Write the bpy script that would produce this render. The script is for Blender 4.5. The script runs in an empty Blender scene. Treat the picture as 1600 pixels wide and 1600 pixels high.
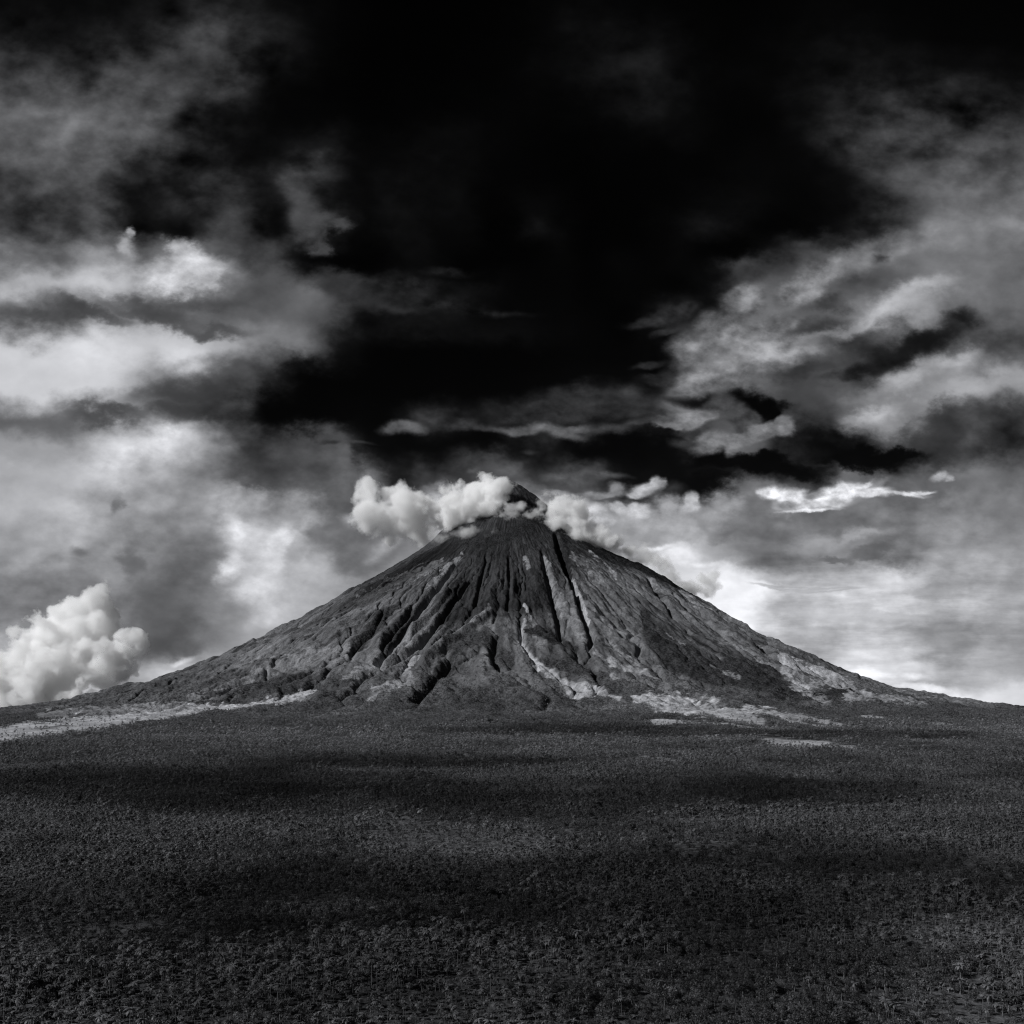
import bpy, math, random, time
import numpy as np
from math import radians

T0 = time.time()
def log(*a):
    print('[%.1fs]' % (time.time() - T0), *a)

scene = bpy.context.scene
COL = scene.collection
rng = np.random.default_rng(7)
random.seed(7)

# ------------------------------------------------------------------ place
CAM_H = 260.0            # the viewpoint hill above the plain
DIST = 11000.0           # metres from the viewpoint to the summit axis
FOC = 1676.0             # focal length in photo pixels (frame 1600 wide)
PX0, PYH = 800.0, 1100.0 # where the axis and the horizon stand in the photo
SUN_AZ, SUN_EL = radians(-114.0), radians(37.0)   # azimuth from north (+Y), clockwise positive

def tag(o, label=None, cat=None, group=None, kind=None):
    if label: o['label'] = label
    if cat: o['category'] = cat
    if group: o['group'] = group
    if kind: o['kind'] = kind
    return o

# ------------------------------------------------------------------ noise
def _hash(ix, iy, seed):
    h = (ix.astype(np.int64) * 374761393 + iy.astype(np.int64) * 668265263 + seed * 1442695041) & 0xffffffff
    h = ((h ^ (h >> 13)) * 1274126177) & 0xffffffff
    h = h ^ (h >> 16)
    return h
def pnoise(x, y, seed=0):
    x0 = np.floor(x); y0 = np.floor(y)
    fx = x - x0; fy = y - y0
    ix = x0.astype(np.int64); iy = y0.astype(np.int64)
    ux = fx * fx * fx * (fx * (fx * 6 - 15) + 10); uy = fy * fy * fy * (fy * (fy * 6 - 15) + 10)
    def g(dx, dy):
        a = _hash(ix + dx, iy + dy, seed) * (2 * math.pi / 4294967296.0)
        return np.cos(a) * (fx - dx) + np.sin(a) * (fy - dy)
    n0 = g(0, 0) * (1 - ux) + g(1, 0) * ux
    n1 = g(0, 1) * (1 - ux) + g(1, 1) * ux
    return (n0 * (1 - uy) + n1 * uy) * 1.5
def fbm(x, y, octv=5, seed=0, gain=0.5, lac=2.03):
    s = 0; a = 1.0; t = 0
    for k in range(octv):
        s = s + a * pnoise(x, y, seed + 17 * k); t += a
        x = x * lac + 13.7; y = y * lac - 7.1; a *= gain
    return s / t
def sstep(a, b, x):
    t = np.clip((x - a) / (b - a), 0, 1)
    return t * t * (3 - 2 * t)

# ------------------------------------------------------------------ cone profile (metres from the axis, metres high)
PL = np.array([(0,2544),(98,2521),(263,2406),(459,2228),(722,2039),(840,1921),(1313,1597),(1575,1437),(1969,1214),(2232,1061),(2625,881),(3019,690),(3282,587),(3610,495),(3938,415),(4266,345),(4594,290),(5251,215),(6000,160),(7200,105),(8600,62),(10000,35),(11500,15),(14000,0),(90000,0)], float)
PR = np.array([(0,2544),(66,2515),(177,2447),(302,2353),(459,2203),(656,2039),(886,1869),(1313,1659),(1706,1435),(2100,1205),(2625,891),(2953,738),(3282,573),(3675,442),(4069,363),(4594,285),(5251,225),(6000,165),(7200,105),(8600,62),(10000,35),(11500,15),(14000,0),(90000,0)], float)
PL[:, 1] -= np.interp(PL[:, 0], [0, 250, 700, 1300, 2000, 2600, 3200, 3600, 4250, 5000, 5600, 7500], [0, 20, 20, 28, 42, 38, 30, 62, 76, 60, 44, 0])
PR[:, 1] -= np.interp(PR[:, 0], [0, 250, 900, 1345, 1700, 2100, 2600, 2900, 3300, 3800, 4300, 4730, 5600, 7500], [0, 18, 14, 34, 32, 40, 44, 34, 36, 36, 46, 46, 34, 0])
def _spline(P):
    # monotone cubic (Fritsch-Carlson)
    x, y = P[:,0], P[:,1]; h = np.diff(x); d = np.diff(y) / h
    m = np.zeros_like(y); m[0] = d[0]; m[-1] = d[-1]
    for k in range(1, len(x)-1):
        if d[k-1]*d[k] > 0:
            w1 = 2*h[k]+h[k-1]; w2 = h[k]+2*h[k-1]
            m[k] = (w1+w2)/(w1/d[k-1]+w2/d[k])
    def f(r):
        r = np.clip(r, x[0], x[-1]-1e-6); k = np.clip(np.searchsorted(x, r, side='right')-1, 0, len(h)-1)
        t = (r-x[k])/h[k]
        return ((1+2*t)*(1-t)**2*y[k] + t*(1-t)**2*h[k]*m[k] + t*t*(3-2*t)*y[k+1] + t*t*(t-1)*h[k]*m[k+1])
    return f
fL, fR = _spline(PL), _spline(PR)
def cone(X, Y):
    r = np.hypot(X, Y - DIST)
    w = 0.5 + 0.5 * np.clip(X / np.maximum(r, 1), -1, 1)
    w = w * w * (3 - 2 * w)
    return fL(r) * (1 - w) + fR(r) * w
def to_px(X, Y, Z):
    Y = np.maximum(Y, 1)
    return PX0 + FOC * X / Y, PYH - FOC * (Z - CAM_H) / Y
def ground_at(px, py):
    """point of the smooth ground first met along a sight line"""
    Y = np.concatenate([np.arange(500, 4000, 10.0), np.arange(4000, 12500, 6.0)])
    X = (px - PX0) / FOC * Y; Z = CAM_H + (PYH - py) / FOC * Y
    hit = np.nonzero(Z <= cone(X, Y))[0]
    k = hit[0] if len(hit) else len(Y) - 1
    return X[k], Y[k]

# ------------------------------------------------------------------ terrain: a polar sheet round the summit
NTH = 1900
th_f = np.linspace(-118, 118, NTH)                         # 0 = towards the viewpoint
th_b = np.arange(119.5, 241, 1.5)
THD = np.concatenate([th_f, th_b]); TH = np.radians(THD)
R1 = 5600.0
rv = np.concatenate([[0.0], np.linspace(6.0, R1, 640)])
SX, CY = np.sin(TH), -np.cos(TH)
X = rv[:, None] * SX[None]; Y = DIST + rv[:, None] * CY[None]
base = cone(X, Y)
NR = len(rv)

def in_seg(px, py, pts, w):
    """soft membership of photo-registered places along a line; pts (x, y[, half width])"""
    best = np.zeros_like(px)
    W_ = max([p[2] if len(p) > 2 else w for p in pts])
    xs = [p[0] for p in pts]; ys = [p[1] for p in pts]
    box = (px > min(xs)-W_) & (px < max(xs)+W_) & (py > min(ys)-W_) & (py < max(ys)+W_)
    bx, by = px[box], py[box]; bb = np.zeros_like(bx)
    for (a, b) in zip(pts[:-1], pts[1:]):
        wa = a[2] if len(a) > 2 else w; wb = b[2] if len(b) > 2 else w
        dx, dy = b[0]-a[0], b[1]-a[1]; L2 = dx*dx+dy*dy
        t = np.clip(((bx-a[0])*dx+(by-a[1])*dy)/L2, 0, 1)
        d = np.hypot(bx-a[0]-t*dx, by-a[1]-t*dy)
        bb = np.maximum(bb, 1 - d/np.maximum(wa+(wb-wa)*t, .1))
    best[box] = np.clip(bb, 0, 1)
    return best
def in_poly(px, py, poly, soft=4):
    """signed soft membership of a polygon"""
    inside = np.zeros(px.shape, bool); dmin = np.full(px.shape, 1e9)
    n = len(poly)
    for i in range(n):
        x1, y1 = poly[i]; x2, y2 = poly[(i+1) % n]
        c = ((y1 > py) != (y2 > py)) & (px < (x2-x1)*(py-y1)/((y2-y1) if y2 != y1 else 1e-9)+x1)
        inside ^= c
        dx, dy = x2-x1, y2-y1; t = np.clip(((px-x1)*dx+(py-y1)*dy)/(dx*dx+dy*dy), 0, 1)
        dmin = np.minimum(dmin, np.hypot(px-x1-t*dx, py-y1-t*dy))
    return np.clip(0.5+np.where(inside, dmin, -dmin)/(2*soft), 0, 1)

QX, QY = to_px(X, Y, base)            # where each place of the smooth cone stands as seen from the viewpoint hill
front = (np.abs(THD) < 92)[None, :] & (rv[:, None] > 0)

# ---- starting relief
ang = TH[None, :] * np.ones((NR, 1)); rr = rv[:, None] * np.ones((1, len(TH)))
lnr = np.log(np.maximum(rr, 60))
n_big = fbm(X/900, Y/900, 5, 3)
n_rad = fbm(ang*7 + 0.9*fbm(X/1100, Y/1100, 4, 5), lnr*1.9, 4, 11)
n_rad2 = fbm(ang*26 + 1.3*n_big + .5*fbm(X/300, Y/300, 3, 6), lnr*3.2, 4, 23)
amp = sstep(250, 1500, rr) * (1 - 0.65*sstep(3900, 5500, rr))
var1 = np.clip(.9+1.5*fbm(X/1300, Y/1300, 2, 71), .25, 1.7); var2 = np.clip(.8+1.8*fbm(X/800, Y/800, 2, 73), .1, 1.8)
side = (1-.5*sstep(66, 86, np.abs(THD)))[None, :]
z = base + amp*side * (34*n_big + 62*n_rad*sstep(500, 2400, rr)*var1 + 30*n_rad2*sstep(900, 2200, rr)*var2 + 46*fbm(X/330, Y/330, 3, 28)*sstep(700, 2600, rr) + 30*fbm(X/170, Y/170, 5, 29, .6)) + 5*fbm(X/70, Y/70, 4, 31)*sstep(100, 500, rr)

# ravines and ridges one can point to: (x, y, half width), depth in metres
CARVE = [
 ([(846,862,3),(852,890,6),(862,925,7),(872,965,6),(878,1000,5)], 45),
 ([(868,836,5),(876,862,10),(886,890,8),(893,905,4),(905,945,5),(915,975,5),(926,1000,4),(920,1015,4)], 70),
 ([(812,975,5),(815,1000,7),(830,1024,8),(860,1045,9),(900,1070,9),(945,1090,9)], 7),
 ([(712,880,3),(690,912,6),(668,935,7),(648,960,8),(630,985,8),(607,1015,8),(590,1035,7)], 60),
 ([(735,905,3),(705,945,6),(685,975,8),(660,1000,8),(640,1020,9),(600,1045,10),(560,1065,9)], 60),
 ([(690,985,4),(672,1000,7),(655,1012,7)], 40),
 ([(600,955,6),(580,985,10),(558,1005,10),(548,1020,6)], 45),
 ([(640,955,6),(615,985,9),(598,1010,7)], 40),
 ([(705,1035,7),(685,1055,9),(660,1080,10),(650,1092,8)], 45),
 ([(560,890,5),(520,925,7),(480,955,7)], 25),
 ([(600,905,5),(540,945,7),(470,975,8),(400,1000,7)], 30),
 ([(505,1070,8),(480,1075,9),(440,1082,7)], 30),
 ([(775,1000,8),(770,1030,10),(785,1050,8)], 35),
 ([(970,1000,6),(1000,985,4)], 10),
 ([(1122,958,2),(1140,972,6),(1170,995,7),(1210,1025,9),(1240,1045,9),(1300,1062,7)], 55),
 ([(1052,932,2),(1080,955,5),(1130,990,6)], 25),
 ([(1012,908,2),(1030,930,6),(1055,965,5)], 30),
 ([(760,870,3),(750,910,5),(742,950,5)], 25),
 ([(795,870,3),(797,910,5),(793,955,5)], 28),
 ([(850,1105,9),(858,1092,8)], 25),
 ([(345,1045,5),(300,1062,6),(240,1078,6),(180,1090,5)], 18),
 ([(1220,1000,4),(1290,1035,5),(1370,1065,5)], 15),
]
RAISE = [
 ([(770,960,4),(745,975,8),(715,995,9),(690,1015,9),(660,1040,9)], 35),
 ([(700,930,5),(670,962,7),(640,990,8)], 30),
 ([(905,950,6),(945,985,9),(990,1010,9)], 22),
 ([(895,930,7),(905,985,9)], 20),
 ([(1110,930,5),(1160,965,7),(1215,1005,8),(1290,1040,9),(1340,1058,8)], 40),
 ([(820,970,4),(825,955,5)], 20),
]
for pts, d in CARVE:
    m = in_seg(QX, QY, pts, 6); m = m*m*(1.6-.6*m); z -= np.where(front, d*1.7*m, 0)
for pts, d in RAISE:
    m = in_seg(QX, QY, pts, 6); z += np.where(front, 1.35*d*m*m*(3-2*m), 0)
log('relief')

# ---- water wears it down, ring by ring (stream power on the polar sheet)
def erode(z, iters, Kf, m_exp):
    N = NTH; zz = z[:, :N].copy(); dth = math.radians(236/(N-1)); dr = rv[2]-rv[1]
    offs = (-2, -1, 0, 1, 2)
    area = rv*dth*dr
    idx = np.arange(N)
    for it in range(iters):
        rec = np.empty((NR, N), np.int32); dist = np.empty((NR, N)); A = np.zeros((NR, N))
        A += area[:, None]*(0.6+0.55*rain)
        for i in range(1, NR-1):
            nxt = zz[i+1]; best = np.full(N, -1e9); bk = idx.copy(); bd = np.full(N, dr)
            for k in offs:
                j = np.clip(idx+k, 0, N-1); dd = math.hypot(dr, k*rv[i]*dth)
                s = (zz[i]-nxt[j])/dd
                b = s > best; best = np.where(b, s, best); bk = np.where(b, j, bk); bd = np.where(b, dd, bd)
            rec[i] = bk; dist[i] = bd
            A[i+1] += np.bincount(bk, weights=A[i], minlength=N)
        F = Kf*np.power(A, m_exp)/dist
        for i in range(NR-2, 0, -1):
            zr = zz[i+1][rec[i]]
            new = (zz[i]+F[i]*zr)/(1+F[i])
            zz[i] = np.minimum(zz[i], np.maximum(new, zr+0.02))
        # soil creep along the contour
        lap = np.zeros_like(zz); lap[:, 1:-1] = zz[:, 2:]+zz[:, :-2]-2*zz[:, 1:-1]
        w = np.clip((6.0/np.maximum(rv*dth, 0.4))**2, 0, 1)*0.07
        zz += w[:, None]*lap
        # keep the cone: return each ring to its mean height over broad arcs
    return zz, A
rain = np.clip(fbm(X[:, :NTH]/400, Y[:, :NTH]/400, 3, 77), -1, 1)
Kf = ((0.0085*sstep(500, 2600, rv)+.0016*sstep(100, 700, rv))*(1-0.8*sstep(3700, 5000, rv)))[:, None]
ze, ACC = erode(z, 44, Kf, 0.52)
log('eroded')
def smooth_ring(a, n):
    k = np.ones(n)/n; p = np.pad(a, ((0, 0), (n//2, n//2)), mode='edge')
    c = np.cumsum(np.pad(p, ((0, 0), (1, 0))), axis=1)
    return (c[:, n:]-c[:, :-n])[:, :a.shape[1]]/n
target = base[:, :NTH] + (amp*(30*n_big))[:, :NTH]
low = smooth_ring(ze-target, 161)
cut = np.minimum(ze-target-low, 90)
zf = target + cut
edge = sstep(118, 108, np.abs(THD[:NTH]))[None]
Zt = z.copy(); Zt[:, :NTH] = zf*edge + z[:, :NTH]*(1-edge)
Zt += amp*(8.0*fbm(X/44, Y/44, 4, 41) - 6.0*np.abs(fbm(X/27, Y/27, 3, 49)) - 13*np.abs(fbm(X/110, Y/110, 4, 47))*sstep(4300, 3000, rr)) + sstep(2500, 3600, rr)*(1-sstep(4600, 5300, rr))*(1-.75*sstep(52, 74, np.abs(THD)))[None, :]*(20*(np.abs(fbm(X/150, Y/150, 3, 42))-.18) + 14*(np.abs(fbm(X/80, Y/80, 3, 43))-.18) + 8*fbm(X/30, Y/30, 3, 44))
# summit: a small broken crater rim with crags
craggy = sstep(900, 150, rr)
Zt += craggy*(16*fbm(ang*6, lnr*3, 4, 51)*sstep(0, 120, rr) + 7*fbm(X/45, Y/45, 4, 53))
Zt[0, :] = Zt[1, :].mean()-12
seam = sstep(5100, 5580, rr)
Zt = Zt*(1-seam) + (base + 3*fbm(X/200, Y/200, 3, 61))*seam
def plain_h(X, Y):
    return cone(X, Y) + 3*fbm(X/200, Y/200, 3, 61)
CUT = np.zeros_like(Zt); CUT[:, :NTH] = cut*edge
FLOW = np.zeros_like(Zt); FLOW[:, :NTH] = np.log10(np.maximum(ACC, 1))

# ------------------------------------------------------------------ surface kinds (albedo of the rock, ash, grass and bush, plus painted cloud shade)
LIGHT = [  # bare ash, lahar sand and pale grass: (polyline with half widths, albedo)
 ([(-60,1160,20),(40,1141,16),(150,1128,17),(230,1116,15),(300,1109,11),(380,1104,7),(440,1093,8),(475,1084,10),(492,1080,5)], .32, .7),
 ([(60,1118,5),(200,1108,4),(280,1102,4),(350,1080,5),(430,1040,7),(500,1020,8),(545,1010,7)], .17),
 ([(560,940,9),(620,910,12),(660,893,12),(690,880,8)], .15),
 ([(672,925,8),(690,905,9),(705,885,6),(722,865,3)], .16),
 ([(620,1010,7),(590,1035,9),(560,1055,8),(540,1065,8)], .17),
 ([(655,1030,4),(630,1050,8),(640,1065,10),(600,1078,8),(575,1090,5)], .20),
 ([(700,1000,2),(725,985,3),(755,968,6),(765,955,4)], .16),
 ([(820,948,3),(828,965,4),(815,978,4),(813,1000,5),(822,1015,6),(845,1040,8),(880,1058,8),(910,1070,8),(945,1083,6)], .33, .35),
 ([(870,1060,2),(890,1075,3),(905,1080,3),(930,1078,3),(970,1092,4)], .27, .5),
 ([(820,870,4),(826,885,5)], .17),
 ([(847,870,4),(858,890,7),(870,925,8),(885,955,10),(903,985,8)], .15),
 ([(893,900,3),(903,925,4),(910,945,3),(918,970,3),(922,978,3)], .28, .5),
 ([(930,960,2),(950,975,5),(980,995,4)], .20),
 ([(895,985,3),(910,995,4),(917,1010,3),(940,1030,5),(980,1047,7),(1030,1060,4)], .22),
 ([(945,1000,7),(965,1020,8),(1000,1035,5)], .17),
 ([(955,1040,6),(985,1045,3)], .25),
 ([(955,1060,5),(970,1065,4)], .24),
 ([(895,870,8),(930,890,18),(960,920,14),(990,945,8),(1003,975,4)], .115),
 ([(920,860,2),(940,875,2),(962,900,3)], .22),
 ([(1010,905,4),(1050,935,5),(1090,955,6),(1120,975,4)], .17),
 ([(1060,945,8),(1100,975,14),(1130,1000,10)], .12),
 ([(1065,925,3),(1100,950,6),(1130,965,6),(1160,990,4),(1190,1010,3)], .23),
 ([(1205,1030,5),(1225,1030,12),(1250,1045,10),(1290,1055,8),(1330,1068,5)], .26),
 ([(1100,945,2),(1200,990,4),(1300,1036,5),(1400,1070,4)], .14),
 ([(1340,1050,4),(1400,1075,8),(1480,1092,6),(1560,1100,6)], .14),
 ([(1180,1032,2),(1210,1045,3)], .22),
 ([(1222,1052,5),(1250,1063,10),(1240,1070,9),(1290,1068,11),(1335,1078,7)], .24),
 ([(1260,1080,4),(1285,1090,8),(1295,1095,5)], .20),
 ([(1325,1090,9),(1380,1093,9),(1450,1101,8)], .20),
 ([(1040,987,1),(1070,1013,2)], .18),
 ([(1110,1040,2),(1140,1052,6),(1155,1060,5)], .16),
 ([(995,1096,8),(1030,1101,15),(1070,1103,19),(1110,1109,18),(1145,1117,14),(1190,1127,9)], .31, .7),
 ([(1020,1130,3),(1100,1128,3),(1180,1138,3)], .28),
 ([(1160,1108,4),(1200,1113,7),(1250,1121,6),(1315,1133,4)], .27),
 ([(1220,1125,3),(1290,1135,3)], .24),
 ([(1192,1152,7),(1215,1158,12),(1250,1163,9),(1300,1165,6),(1340,1169,3)], .28),
 ([(985,1177,1),(1020,1184,3),(1060,1188,2)], .20),
 ([(1345,1120,2),(1380,1123,3)], .26),
 ([(1465,1130,2),(1490,1134,2)], .2),
 ([(1290,1258,3),(1400,1254,6),(1500,1262,7)], .07),
 ([(1100,1190,2),(1108,1190,2)], .2),
 ([(1230,1205,3),(1330,1208,4),(1430,1215,3)], .075),
]
DARK_VEG_SHADE = [
 ([(905,850,5),(950,868,9),(1000,886,9),(1060,915,7),(1110,940,4)], .020),  # shade of the ridge clouds painted as a dark strip along the right skyline
 ([(880,840,8),(885,870,9),(890,895,5)], .022),  # dark strip down the gully below the right shoulder
 ([(700,838,8),(740,848,14),(790,840,14),(830,820,14),(820,775,16)], .028),  # shade below the cap cloud painted in, with the dark summit rock
 ([(600,960,14),(575,990,16),(560,1010,10)], .035),  # from here on: bush and forest in the ravines and on the lower slopes
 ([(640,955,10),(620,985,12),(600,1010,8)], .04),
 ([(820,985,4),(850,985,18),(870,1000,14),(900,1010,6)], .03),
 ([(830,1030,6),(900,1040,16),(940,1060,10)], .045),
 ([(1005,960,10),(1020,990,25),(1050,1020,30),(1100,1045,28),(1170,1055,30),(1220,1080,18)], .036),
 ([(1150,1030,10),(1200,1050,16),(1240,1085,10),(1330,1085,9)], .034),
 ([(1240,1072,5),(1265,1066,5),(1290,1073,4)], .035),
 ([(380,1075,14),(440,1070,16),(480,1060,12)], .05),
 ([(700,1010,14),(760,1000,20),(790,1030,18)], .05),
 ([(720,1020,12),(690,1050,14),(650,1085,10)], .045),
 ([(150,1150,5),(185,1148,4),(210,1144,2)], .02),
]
def surface(X, Y, Z0, Z, cutv, flow, slope_n):
    px, py = to_px(X, Y, Z0)
    r = np.hypot(X, Y-DIST)
    wob = 3.0
    w1 = fbm(X/170, Y/170, 4, 91); w2 = fbm(X/60, Y/60, 4, 93); w3 = fbm(X/22, Y/22, 3, 97)
    qx = px + wob*2.2*w1*(4000/np.maximum(Y, 2000)) + 5*w2; qy = py + 4.5*w1 + 2.5*w2
    th = np.arctan2(X, DIST-Y)
    streak = fbm(th*60+0.6*w1, np.log(np.maximum(r, 60))*2.2, 5, 95)
    # base by height: dark young lava high up, ash and grass lower, bush at the foot
    hi = sstep(2300, 1300, r)
    t = .028*hi + .084*(1-hi)
    lava = in_poly(qx, qy, [(705,840),(900,800),(880,870),(872,960),(840,965),(760,965),(735,975),(690,985),(680,940),(715,880)], 14)
    t = t*(1-lava) + .024*lava
    t = t*(1+1.25*streak*sstep(5000, 3400, r))
    veg = sstep(-.14, .24, w1*0.6 + w2*0.5 + streak*.9*sstep(5200, 4000, r) + 1.1*sstep(2500, 4300, r)-.62)
    t = t*(1-veg*.62) + (.040+.036*sstep(2500, 3500, r)*sstep(5200, 4700, r))*veg*.62
    w0 = fbm(X/700, Y/700, 3, 99); t = t*np.clip(1+.7*w0, .4, 1.7)
    # pale debris along the water courses
    ch = sstep(4.6, 5.6, flow)*sstep(800, 2000, r)*(1-sstep(4200, 5000, r))
    t = t + .03*ch*(0.5+w2)
    for pts, a in DARK_VEG_SHADE:
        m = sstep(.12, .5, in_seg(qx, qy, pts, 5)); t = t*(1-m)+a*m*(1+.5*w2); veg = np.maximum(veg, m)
    for pts, a, *sm in LIGHT:
        sm = sm[0] if sm else 1.0
        g = in_seg(qx, qy, pts, 5); m = sstep(.10, .62, g*(1.3-.15*sm)+sm*(0.85*w2+.6*w3+.5*w1)*(g > 0))*(g > 0)
        t = t*(1-m)+.74*a*m*(1+.6*w2+.35*w1+.3*w3); veg = veg*(1-m)
    gl = sstep(.2, .5, fbm(X/260, Y/260, 4, 205))*(r > 5600)   # glades in the forest
    t = t*(1-gl)+.075*gl*(1+.5*w2); veg = veg*(1-.7*gl)
    return np.clip(t, .012, .45), np.clip(veg, 0, 1)
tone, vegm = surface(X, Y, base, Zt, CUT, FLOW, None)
log('surface')

def grid_mesh(name, X, Y, Z, attrs, wrap=True):
    nr, nt = X.shape
    co = np.stack([X, Y, Z], -1).reshape(-1, 3).astype(np.float32)
    i = np.arange(nr-1)[:, None]; j = np.arange(nt if wrap else nt-1)[None]
    j2 = (j+1) % nt
    a = i*nt+j; b = i*nt+j2; c = (i+1)*nt+j2; d = (i+1)*nt+j
    q = np.stack([a, d, c, b], -1).reshape(-1, 4).astype(np.int32)
    me = bpy.data.meshes.new(name)
    me.vertices.add(len(co)); me.vertices.foreach_set('co', co.ravel())
    me.loops.add(q.size); me.loops.foreach_set('vertex_index', q.ravel())
    me.polygons.add(len(q)); me.polygons.foreach_set('loop_start', np.arange(0, q.size, 4, dtype=np.int32))
    me.polygons.foreach_set('loop_total', np.full(len(q), 4, np.int32))
    me.polygons.foreach_set('use_smooth', np.ones(len(q), bool))
    me.update(calc_edges=True)
    for k, v in attrs.items():
        at = me.attributes.new(k, 'FLOAT', 'POINT'); at.data.foreach_set('value', v.ravel().astype(np.float32))
    ob = bpy.data.objects.new(name, me); COL.objects.link(ob)
    return ob

# ------------------------------------------------------------------ materials
class NT:
    def __init__(s, tree): s.t = tree; s.n = tree.nodes; s.l = tree.links
    def new(s, typ, **kw):
        nd = s.n.new(typ)
        for k, v in kw.items(): setattr(nd, k, v)
        return nd
    def put(s, nd, i, v):
        if isinstance(v, bpy.types.NodeSocket): s.l.new(v, nd.inputs[i])
        elif v is not None: nd.inputs[i].default_value = v
    def math(s, op, a, b=None, c=None, clamp=False):
        nd = s.new('ShaderNodeMath', operation=op, use_clamp=clamp)
        s.put(nd, 0, a); s.put(nd, 1, b)
        if c is not None: s.put(nd, 2, c)
        return nd.outputs[0]
    def vmath(s, op, a, b=None, scale=None):
        nd = s.new('ShaderNodeVectorMath', operation=op); s.put(nd, 0, a)
        if b is not None: s.put(nd, 1, b)
        if scale is not None: s.put(nd, 3, scale)
        return nd.outputs[0]
    def noise(s, vec, scale, detail=4, rough=.5, dist=0.0, out='Fac'):
        nd = s.new('ShaderNodeTexNoise'); nd.noise_dimensions = '3D'
        s.put(nd, 'Vector', vec); s.put(nd, 'Scale', scale); s.put(nd, 'Detail', detail); s.put(nd, 'Roughness', rough); s.put(nd, 'Distortion', dist)
        return nd.outputs[out]
    def mapr(s, v, a, b, c=0., d=1., typ='SMOOTHSTEP'):
        nd = s.new('ShaderNodeMapRange', interpolation_type=typ, clamp=True)
        for i, x in enumerate((v, a, b, c, d)): s.put(nd, i, x)
        return nd.outputs[0]
    def comb(s, x, y, z):
        nd = s.new('ShaderNodeCombineXYZ'); s.put(nd, 0, x); s.put(nd, 1, y); s.put(nd, 2, z); return nd.outputs[0]
    def tint(s, v):   # neutral grey with the print's faint cool cast
        return s.comb(s.math('MULTIPLY', v, .975), s.math('MULTIPLY', v, .985), s.math('MULTIPLY', v, 1.03))
def new_mat(name):
    m = bpy.data.materials.new(name); m.use_nodes = True; m.node_tree.nodes.clear()
    return m, NT(m.node_tree)

def terrain_material(name, bump_d):
    m, k = new_mat(name)
    out = k.new('ShaderNodeOutputMaterial'); bs = k.new('ShaderNodeBsdfPrincipled')
    bs.inputs['Roughness'].default_value = 1.0; bs.inputs['Specular IOR Level'].default_value = 0.0
    geo = k.new('ShaderNodeNewGeometry')
    ta = k.new('ShaderNodeAttribute', attribute_name='tone'); va = k.new('ShaderNodeAttribute', attribute_name='veg')
    P = geo.outputs['Position']
    nf = k.noise(P, 1/14, 3, .6); nm = k.noise(P, 1/70, 4, .6); ng = k.noise(P, 1/320, 3, .55)
    f = k.math('MULTIPLY', k.mapr(nf, .3, .7, .74, 1.26, 'LINEAR'), k.mapr(nm, .3, .7, .78, 1.22, 'LINEAR'))
    f = k.math('MULTIPLY', f, k.mapr(ng, .3, .7, .78, 1.22, 'LINEAR'))
    # bushes speckle the vegetated ground
    sp = k.mapr(nf, .44, .56, 0, 1)
    dark = k.math('MULTIPLY', k.math('MULTIPLY', sp, va.outputs['Fac']), .78)
    f = k.math('MULTIPLY', f, k.math('SUBTRACT', 1.25, dark))
    k.l.new(k.tint(k.math('MULTIPLY', ta.outputs['Fac'], f)), bs.inputs['Base Color'])
    hgt = k.math('ADD', k.math('MULTIPLY', nf, 7.0), k.math('MULTIPLY', nm, 11.0))
    bp = k.new('ShaderNodeBump'); bp.inputs['Strength'].default_value = 1.0; bp.inputs['Distance'].default_value = bump_d
    k.l.new(hgt, bp.inputs['Height']); k.l.new(bp.outputs[0], bs.inputs['Normal'])
    k.l.new(bs.outputs[0], out.inputs['Surface'])
    return m
M_ROCK = terrain_material('volcanic_slope', 1.0)

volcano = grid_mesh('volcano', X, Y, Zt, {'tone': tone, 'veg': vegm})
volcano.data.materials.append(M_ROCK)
tag(volcano, 'dark steep conical volcano with gullied slopes rising over the forest plain', 'volcano', kind='structure')
log('volcano mesh', len(volcano.data.vertices))

# plain: continues the same rays out to the horizon
rg = np.concatenate([np.linspace(R1, 10900, 420), np.geomspace(11000, 70000, 40)])
sel = np.concatenate([np.arange(0, NTH, 2), np.arange(NTH, len(TH))])
XG = rg[:, None]*SX[sel][None]; YG = DIST + rg[:, None]*CY[sel][None]
ZG0 = cone(XG, YG); ZG = plain_h(XG, YG)
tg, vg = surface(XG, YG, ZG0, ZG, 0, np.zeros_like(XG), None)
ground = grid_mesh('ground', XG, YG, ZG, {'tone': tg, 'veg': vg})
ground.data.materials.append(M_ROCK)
tag(ground, 'flat dark plain under the forest reaching to the horizon', 'ground', kind='structure')
log('ground')

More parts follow.
